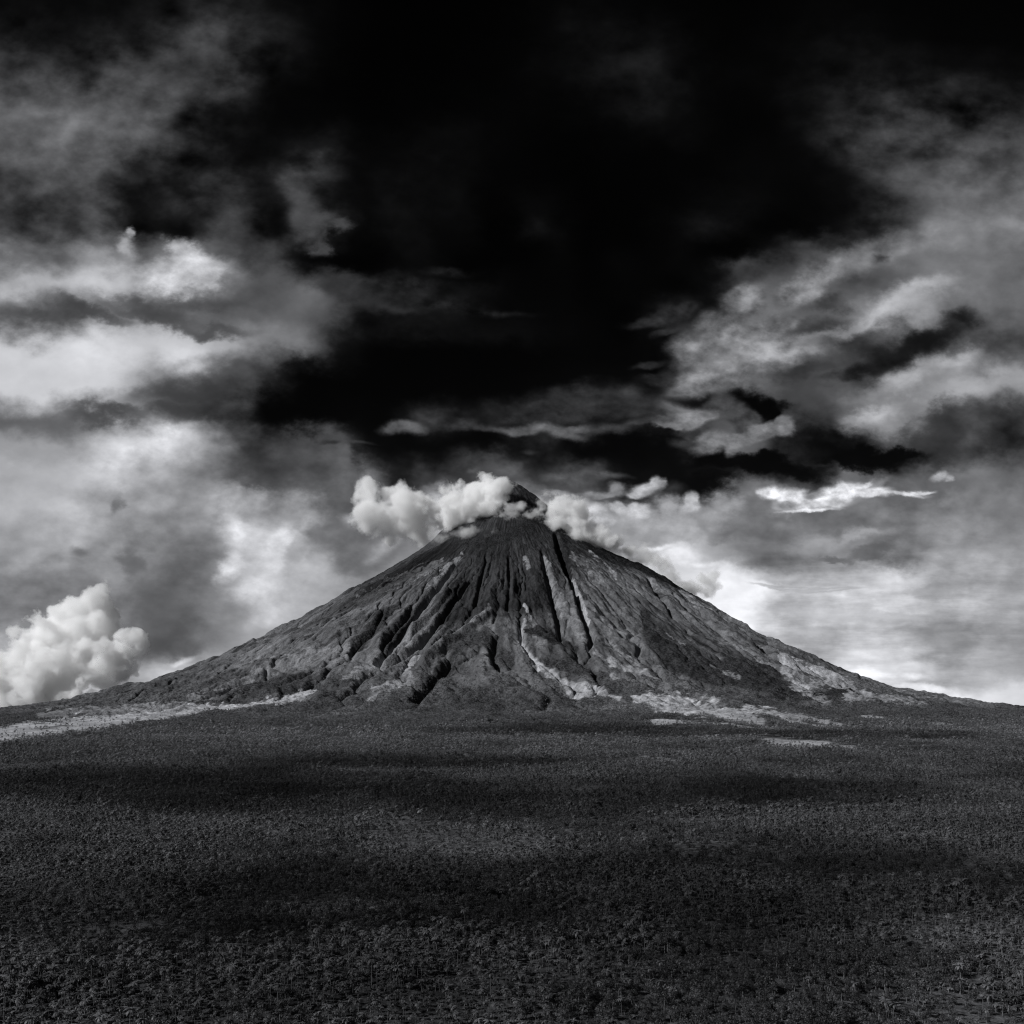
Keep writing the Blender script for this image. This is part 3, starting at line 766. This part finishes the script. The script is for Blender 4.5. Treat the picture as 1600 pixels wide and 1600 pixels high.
W.l.new(W.comb(U, W.math('MULTIPLY', V, 1.4), 0.37), Pr.inputs['Vector']); Pn = Pr.outputs[0]
# drifting, torn outlines: the table is looked up through turbulence
def turb(scale, det, rough, amp):
    n = W.noise(Pn, scale, det, rough, 0.0, 'Color')
    return W.vmath('SCALE', W.vmath('SUBTRACT', n, (.5, .5, .5)), scale=amp)
fine = turb(27.0, 7, .58, 1.0)
wv = W.vmath('ADD', turb(5.5, 1, .4, 120.0), W.vmath('SCALE', fine, scale=70.0))
ws = W.new('ShaderNodeSeparateXYZ'); W.l.new(wv, ws.inputs[0])
TX = W.math('ADD', UX, ws.outputs[0]); TY = W.math('ADD', UY, ws.outputs[1])
fx = W.math('MULTIPLY_ADD', TX, 1/1550.0, -25/1550.0, clamp=True)
TYc = W.math('MINIMUM', W.math('MAXIMUM', TY, 0.0), 1100.0)
acc = None
for y, vals in ROWS():
    rp = W.new('ShaderNodeValToRGB'); cr = rp.color_ramp; cr.interpolation = 'CARDINAL'
    W.l.new(fx, rp.inputs[0])
    while len(cr.elements) < 32: cr.elements.new(.5)
    for i, v in enumerate(vals):
        e = cr.elements[i]; e.position = i/31.0
    for i, v in enumerate(vals):
        c = v/255.0; cr.elements[i].color = (c, c, c, c)
    d = W.math('ABSOLUTE', W.math('SUBTRACT', TYc, float(y)))
    wgt = W.mapr(d, 0.0, 50.0, 1.0, 0.0)
    acc = W.math('MULTIPLY', rp.outputs[1], wgt) if acc is None else W.math('MULTIPLY_ADD', rp.outputs[1], wgt, acc)
# billows: relief of the cloud tops, lit from the sun's side
b0 = W.noise(Pn, 17.0, 6, .52); b1 = W.noise(W.vmath('ADD', Pn, (-.009, .010, .004)), 17.0, 6, .52)
rel = W.math('SUBTRACT', b0, b1)
where = W.mapr(W.noise(Pn, 4.0, 2, .5), .38, .62, .25, 1.0)
amt = W.math('MULTIPLY', W.mapr(acc, .03, .30, 0.0, 1.0, 'LINEAR'), where)
L = W.math('MULTIPLY_ADD', W.math('MULTIPLY', rel, amt), 0.42, acc)
L = W.math('MULTIPLY_ADD', W.math('MULTIPLY', W.math('SUBTRACT', b0, .5), amt), 0.16, L)
# thin the veil where it borders clear sky, so that edges tear
thin = W.math('MULTIPLY', W.mapr(acc, .04, .20, 0, 1), W.mapr(acc, .2, .42, 1, 0))
L = W.math('MULTIPLY_ADD', W.math('MULTIPLY', W.math('SUBTRACT', W.noise(Pn, 24.0, 6, .52), .5), thin), 0.5, L)
# low in the sky the layers are seen edge on
lay = W.noise(W.comb(W.math('MULTIPLY', U, 1.3), W.math('MULTIPLY', V, 7.0), 2.3), 13.0, 5, .6)
L = W.math('MULTIPLY_ADD', W.math('MULTIPLY', W.math('SUBTRACT', lay, .5), W.math('MULTIPLY', W.mapr(UY, 800.0, 930.0, .04, .34), W.mapr(UX, 700.0, 1150.0, .3, 1.0))), amt, L)
# separate clouds with outlines of their own, far ones first: (value, softness, relief, cover, size of the turbulence, lobes)
PUFFS = [
 # upper left bank
 (182, .6, 1.2, .92, 1, [(300,425,62,30,0),(290,398,28,30,0),(332,428,28,18,0),(250,440,60,22,0)]),
 (165, .80, .6, .85, 1, [(196,392,24,32,0),(208,366,13,16,0)]),
 (82, .80, .7, .9, 1, [(492,345,30,30,0),(522,352,28,14,0),(505,380,14,24,0)]),
 (205, 1.0, .2, .8, 1, [(150,555,110,48,0),(290,548,110,40,0)]),
 (70, .9, .2, .8, 1, [(250,490,110,16,8),(140,492,60,13,10),(330,510,80,14,14)]),
 (62, 1.0, .2, .75, 1, [(300,615,130,22,0),(170,640,80,13,0),(270,640,60,16,6)]),
 (204, 1.0, .7, .8, 1, [(170,705,75,28,0),(255,690,90,30,0),(200,690,60,24,0)]),
 (60, 1.0, .3, .7, 1, [(415,725,60,45,0)]),
 (85, .50, .6, .9, 1, [(505,720,34,42,0),(470,705,50,30,0),(525,760,18,40,0)]),
 (70, .8, .4, .7, 0, [(548,688,40,5,4)]),
 (100, .4, .7, .95, 1, [(520,755,34,60,0),(480,790,60,50,0)]),
 (158, .6, .9, .9, 1, [(400,785,46,30,0),(455,800,50,40,0),(365,800,26,26,0)]),
 (172, 1.0, .7, .85, 1, [(400,860,90,90,0),(470,900,80,60,0)]),
 (208, .95, .75, .85, 1, [(375,835,36,44,0),(358,885,28,32,0),(440,905,62,52,0),(410,930,56,44,0),(430,850,46,40,0)]),
 (170, .9, .4, .8, 1, [(480,905,60,60,0),(500,860,40,50,0)]),
 (150, .9, .3, .6, 1, [(452,865,20,36,0)]),
 (92, .9, .2, .6, 1, [(240,960,60,80,0),(200,880,20,30,0),(195,785,14,18,0)]),
 (88, .9, .2, .6, 0, [(290,1015,26,16,0),(115,862,22,10,0)]),
 # right bank, lit along its western edge
 (60, .9, .5, .85, 1, [(530,445,62,28,5),(600,463,75,22,5)]),
 (36, .9, .9, .85, 0, [(690,476,95,15,4),(770,488,75,9,3),(640,440,60,14,8),(700,425,50,9,6)]),
 (114, .5, 1.1, .92, 0, [(1085,552,44,32,0),(1145,575,52,40,0),(1165,468,42,28,-15),(1130,520,46,34,0),(1200,540,70,50,-15),(1256,453,44,30,-35),(1290,420,50,22,-25),(1100,598,52,20,-8)]),
 (46, .9, .6, .6, 0, [(1225,400,70,26,-20),(1180,420,40,16,-15),(1310,375,70,12,-12)]),
 (148, 1.0, .8, .8, 1, [(1086,548,34,20,-10),(1140,575,40,26,0),(1105,600,46,13,-6),(1165,465,30,17,-20),(1256,450,28,24,-40),(1288,418,34,14,-28),(1160,530,30,16,-10)]),
 (170, .95, .5, .88, 1, [(1200,548,80,18,-6),(1350,492,160,24,-19),(1440,458,100,26,-18)]),
 (126, .9, .8, .85, 1, [(1330,410,60,30,-20),(1400,390,70,34,-20),(1470,370,60,40,-20)]),
 (52, 1.0, .2, .7, 1, [(1290,470,40,13,-10),(1365,402,30,10,-15)]),
 (52, 1.0, .2, .8, 1, [(1270,508,60,15,-12),(1250,580,60,16,-10)]),
 (26, 1.0, .1, .9, 1, [(1440,532,110,21,-20),(1335,580,60,15,-18),(1495,500,40,22,-20)]),
 (74, 1.0, .2, .8, 1, [(1260,620,60,40,-10)]),
 (172, .95, .5, .88, 1, [(1430,598,130,32,-20),(1370,648,70,24,-14),(1490,570,60,28,-22)]),
 (5, .75, .3, .97, 1, [(1198,634,38,18,10),(1218,650,18,18,0)]),
 (12, .9, .3, .9, 0, [(1095,626,70,10,4),(1165,672,36,10,-24)]),
 (56, .8, .3, .8, 1, [(1455,684,70,26,-18),(1480,655,50,24,-18)]),
 (4, .6, .3, .9, 1, [(1340,712,90,16,0),(1400,705,50,12,0),(1180,730,120,16,0)]),
 (52, .6, .8, .85, 0, [(1020,500,50,13,-15),(1060,488,34,11,-10),(1030,592,36,10,0),(1010,570,30,9,-8),(1040,520,30,8,-20)]),
 (78, .45, .8, .92, 0, [(1132,640,36,19,0),(1160,655,24,16,0)]),
 (135, .42, .9, .96, 0, [(1082,652,40,15,-8),(1050,660,32,9,0)]),
 (122, .42, .9, .96, 0, [(1112,692,38,17,-12),(1150,692,22,20,0),(1190,672,44,16,-16),(1225,664,18,18,0)]),
 (62, .7, .8, .85, 0, [(1068,692,22,9,0),(1078,680,12,9,0)]),
 # thin strips over the summit
 (46, .8, .8, .85, 0, [(870,640,60,9,0),(950,642,80,11,2),(1010,645,40,8,0),(800,655,60,6,0),(690,644,22,7,0)]),
 (64, .8, .8, .9, 0, [(740,665,62,9,2),(955,668,70,9,0),(1010,660,50,10,-8)]),
 (104, .6, .7, .95, 0, [(636,668,40,13,-4)]),
 (98, .6, .8, .95, 0, [(835,672,70,9,3),(885,676,38,12,4),(905,668,30,8,-14)]),
 (54, .9, .5, .8, 0, [(818,703,14,5,0),(520,690,20,6,0)]),
 (62, .9, .5, .7, 1, [(700,748,60,14,0),(760,755,50,16,0)]),
 (96, .8, .6, .85, 0, [(794,738,24,13,0),(745,731,13,7,0)]),
 (90, .8, .8, .85, 0, [(890,748,52,13,0),(950,745,34,8,0),(900,768,70,9,0)]),
 (140, .6, .8, .9, 0, [(945,773,42,8,0),(962,766,18,12,0),(880,772,40,7,0)]),
 (166, .5, .9, .95, 0, [(1008,766,26,14,-10),(1024,758,14,14,0),(1000,775,20,8,0)]),
 (52, .8, .6, .8, 0, [(1052,766,24,16,0)]),
 # bank behind the summit
 (110, .7, .6, .95, 1, [(600,815,80,40,0),(520,830,60,50,0),(560,860,60,40,0)]),
 (165, .9, .4, .8, 0, [(538,813,14,16,0),(600,855,50,14,-28)]),
 (160, .6, .8, .9, 1, [(930,812,40,22,0),(1000,815,50,30,0),(1060,815,46,30,0),(985,850,70,30,0)]),
 (184, .45, .8, .9, 0, [(925,802,26,12,0),(968,797,16,11,0),(935,815,24,10,0),(1000,800,26,12,0),(1078,788,14,17,0)]),
 (116, .6, .6, .95, 1, [(1175,775,46,30,0),(1160,810,70,34,0),(1230,815,80,26,0),(1300,830,80,30,0)]),
 (158, .8, .6, .85, 1, [(1125,785,32,26,0),(1120,810,40,26,0)]),
 (104, .8, .6, .9, 1, [(1340,745,54,16,-10),(1410,760,60,22,0),(1460,750,50,26,0)]),
 (150, .7, .8, .9, 1, [(1290,765,60,20,-12),(1330,757,50,14,-16),(1230,780,40,20,0)]),
 (216, .55, 1.2, .95, 0, [(1206,771,24,13,0),(1232,776,28,15,0),(1255,786,48,11,-4),(1290,774,38,15,-14),(1318,764,32,14,-18),(1350,772,46,10,-4),(1340,758,20,8,-20),(1262,796,50,4,-6)]),
 (196, .7, 1.0, .9, 0, [(1372,774,40,6,2),(1410,775,40,4,3),(1436,772,24,4,-6),(1290,784,60,8,0)]),
 (120, .8, .8, .7, 0, [(1228,790,22,6,0),(1270,772,14,6,-20)]),
 (168, .6, .8, .9, 0, [(1462,745,20,9,-10),(1480,748,10,7,0)]),
 # lower right: bright veil with darker lenses
 (168, .9, .3, .7, 1, [(1290,845,90,22,-4),(1350,835,60,14,-8)]),
 (96, .8, .3, .75, 1, [(1365,868,56,13,-6),(1310,872,40,8,0)]),
 (222, .9, .3, .8, 1, [(1130,910,70,34,0),(1190,930,80,24,0),(1060,870,50,26,0),(1170,960,60,20,10)]),
 (224, .7, .4, .8, 0, [(1035,855,34,7,-6),(1090,880,40,8,0)]),
 (176, .6, .2, .8, 0, [(1220,903,40,8,-4),(1230,918,60,3,4),(1290,922,60,4,-2)]),
 (176, .8, .3, .7, 1, [(1270,960,90,14,-4),(1400,965,80,14,4),(1270,995,50,14,-12)]),
 (205, .9, .3, .7, 1, [(1400,900,90,20,-10),(1360,1030,90,16,6),(1430,1045,60,18,0)]),
 (150, .9, .3, .7, 1, [(1470,910,50,14,-4),(1480,1000,50,16,10),(1500,860,40,14,0)]),
 (225, .6, .4, .8, 0, [(1435,1058,26,6,2),(1450,1075,60,8,5),(1490,1085,40,8,0)]),
 (200, .7, .5, .8, 0, [(280,1035,26,7,-14)]),
]
def lobes(W, pos, ell):
    x, y = pos; best = None
    for cx, cy, rx, ry, ro in ell:
        c, sn = math.cos(radians(ro)), math.sin(radians(ro)); ax, ay = 1/(rx*1.25), 1/(ry*1.25)
        if ro:
            a = W.math('MULTIPLY_ADD', x, c*ax, W.math('MULTIPLY_ADD', y, sn*ax, -(cx*c+cy*sn)*ax))
            b = W.math('MULTIPLY_ADD', x, -sn*ay, W.math('MULTIPLY_ADD', y, c*ay, (cx*sn-cy*c)*ay))
        else:
            a = W.math('MULTIPLY_ADD', x, ax, -cx*ax); b = W.math('MULTIPLY_ADD', y, ay, -cy*ay)
        q = W.math('MULTIPLY_ADD', b, b, W.math('MULTIPLY', a, a))
        best = q if best is None else W.math('SMOOTH_MIN', best, q, .3)
    return W.math('SUBTRACT', 1.0, W.math('SQRT', W.math('MAXIMUM', best, 0.0)))
flat = W.vmath('MULTIPLY', W.comb(UX, UY, 0.0), (1, 1, 0))
wbig = W.vmath('MULTIPLY', W.vmath('ADD', turb(9.0, 1, .5, 70.0), W.vmath('SCALE', fine, scale=85.0)), (1, .8, 0))
wsml = W.vmath('MULTIPLY', W.vmath('ADD', turb(24.0, 1, .5, 34.0), W.vmath('SCALE', fine, scale=42.0)), (1, .62, 0))
POS = []
for wv_ in (wsml, wbig):
    s_ = W.new('ShaderNodeSeparateXYZ'); W.l.new(W.vmath('ADD', flat, wv_), s_.inputs[0]); POS.append((s_.outputs[0], s_.outputs[1]))
r0 = W.noise(Pn, 48.0, 6, .55); r1 = W.noise(W.vmath('ADD', Pn, (-.0045, .005, .002)), 48.0, 6, .55)
rfine = W.math('SUBTRACT', r0, r1)
RELF = [W.math('ADD', W.math('MULTIPLY', rfine, .75), W.math('MULTIPLY', rel, .3)), W.math('ADD', W.math('MULTIPLY', rfine, .3), W.math('MULTIPLY', rel, .55))]
def over(W, L, pos, relf, val, soft, relief, cover, ell):
    d = lobes(W, pos, ell)
    al = W.math('MULTIPLY', W.mapr(d, 0.0, soft, 0.0, 1.0), cover)
    rim = W.mapr(d, 0.0, .9, .86, 1.04, 'LINEAR')
    v = W.math('MULTIPLY', W.math('MULTIPLY_ADD', W.math('MULTIPLY', rim, relief*(.25+.75*val/200)), relf, val/255.0), rim)
    return W.math('MULTIPLY_ADD', al, W.math('SUBTRACT', v, L), L)

# clear sky between the clouds, as a deep red filter shows it
skyt = W.new('ShaderNodeTexSky', sky_type='NISHITA'); skyt.sun_disc = False
skyt.sun_elevation = SUN_EL; skyt.sun_rotation = SUN_AZ
sk = W.new('ShaderNodeSeparateColor'); W.l.new(skyt.outputs[0], sk.inputs[0])
clear = W.math('MULTIPLY', W.math('POWER', sk.outputs[0], 2.0), 0.004)
def background(v):
    bg = W.new('ShaderNodeBackground'); bg.inputs[1].default_value = 0.1
    W.l.new(W.tint(v), bg.inputs[0]); return bg.outputs[0]
def choose(f, a, b):
    mx = W.new('ShaderNodeMixShader'); W.l.new(f, mx.inputs[0]); W.l.new(a, mx.inputs[1]); W.l.new(b, mx.inputs[2]); return mx.outputs[0]
L0 = L
def overlaps(e, t):
    cx, cy, rx, ry, ro = e; c, sn = abs(math.cos(radians(ro))), abs(math.sin(radians(ro)))
    ex = (rx*c+ry*sn)*1.4+40; ey = (rx*sn+ry*c)*1.4+32
    return cx+ex > t[0] and cx-ex < t[1] and cy+ey > t[2] and cy-ey < t[3]
INS = ('x_small', 'y_small', 'x_large', 'y_large', 'relief_small', 'relief_large', 'veil')
def cell(t):
    """the sky within one window of bearing and height, with the clouds that reach into it"""
    tr = bpy.data.node_groups.new('clouds_of_one_window', 'ShaderNodeTree')
    for nm in INS: tr.interface.new_socket(nm, in_out='INPUT', socket_type='NodeSocketFloat')
    tr.interface.new_socket('value', in_out='OUTPUT', socket_type='NodeSocketFloat')
    G = NT(tr); gi = G.new('NodeGroupInput').outputs; go = G.new('NodeGroupOutput')
    L = gi[6]
    for val, soft, relief, cover, size, ell in PUFFS:
        ell = [e for e in ell if overlaps(e, t)]
        if ell: L = over(G, L, (gi[2*size], gi[2*size+1]), gi[4+size], val, soft, relief, cover, ell)
    G.l.new(L, go.inputs[0])
    gn = W.new('ShaderNodeGroup'); gn.node_tree = tr
    for i, v in enumerate((*POS[0], *POS[1], *RELF, L0)): W.l.new(v, gn.inputs[i])
    L = W.math('MAXIMUM', gn.outputs[0], 0.012); L = W.math('MULTIPLY', L, W.math('MULTIPLY_ADD', L, .26, .85))
    return background(W.math('MULTIPLY_ADD', W.math('POWER', L, 2.2), 10.0, clear))
XB = [-9e9, 300, 480, 640, 860, 1040, 1200, 9e9]; YB = [-9e9, 500, 610, 725, 830, 9e9]
def split(i0, i1, j0, j1):
    if i1-i0 == 1 and j1-j0 == 1: return cell((XB[i0], XB[i1], YB[j0], YB[j1]))
    if i1-i0 > j1-j0:
        m = (i0+i1)//2; return choose(W.math('GREATER_THAN', UX, XB[m]), split(i0, m, j0, j1), split(m, i1, j0, j1))
    m = (j0+j1)//2; return choose(W.math('GREATER_THAN', UY, YB[m]), split(i0, i1, j0, m), split(i0, i1, m, j1))
# behind the viewpoint: broken cloud of middling brightness
back = background(W.math('MULTIPLY_ADD', W.mapr(W.noise(tc.outputs['Generated'], 3.5, 6, .6), .42, .62, .01, .14), 10.0, clear))
sheet = choose(W.mapr(sep.outputs[1], .05, .35, 0, 1), back, split(0, len(XB)-1, 0, len(YB)-1))
wo = W.new('ShaderNodeOutputWorld'); W.l.new(sheet, wo.inputs[0])
world.cycles.sampling_method = 'NONE'


# ------------------------------------------------------------------ render settings
scene.render.engine = 'CYCLES'
scene.view_settings.view_transform = 'Standard'; scene.view_settings.look = 'None'
scene.view_settings.exposure = 0.0; scene.view_settings.gamma = 1.0; scene.view_settings.use_curve_mapping = False
cy = scene.cycles
cy.use_denoising = True; cy.denoiser = 'OPENIMAGEDENOISE'; cy.denoising_input_passes = 'RGB_ALBEDO_NORMAL'; cy.denoising_prefilter = 'NONE'
cy.use_adaptive_sampling = True; cy.adaptive_threshold = 0.01
scene.cycles.pixel_filter_type = 'BLACKMAN_HARRIS'; scene.cycles.filter_width = 1.2
cy.max_bounces = 16; cy.diffuse_bounces = 2; cy.glossy_bounces = 1; cy.transparent_max_bounces = 16
cy.volume_bounces = 12
log('done')
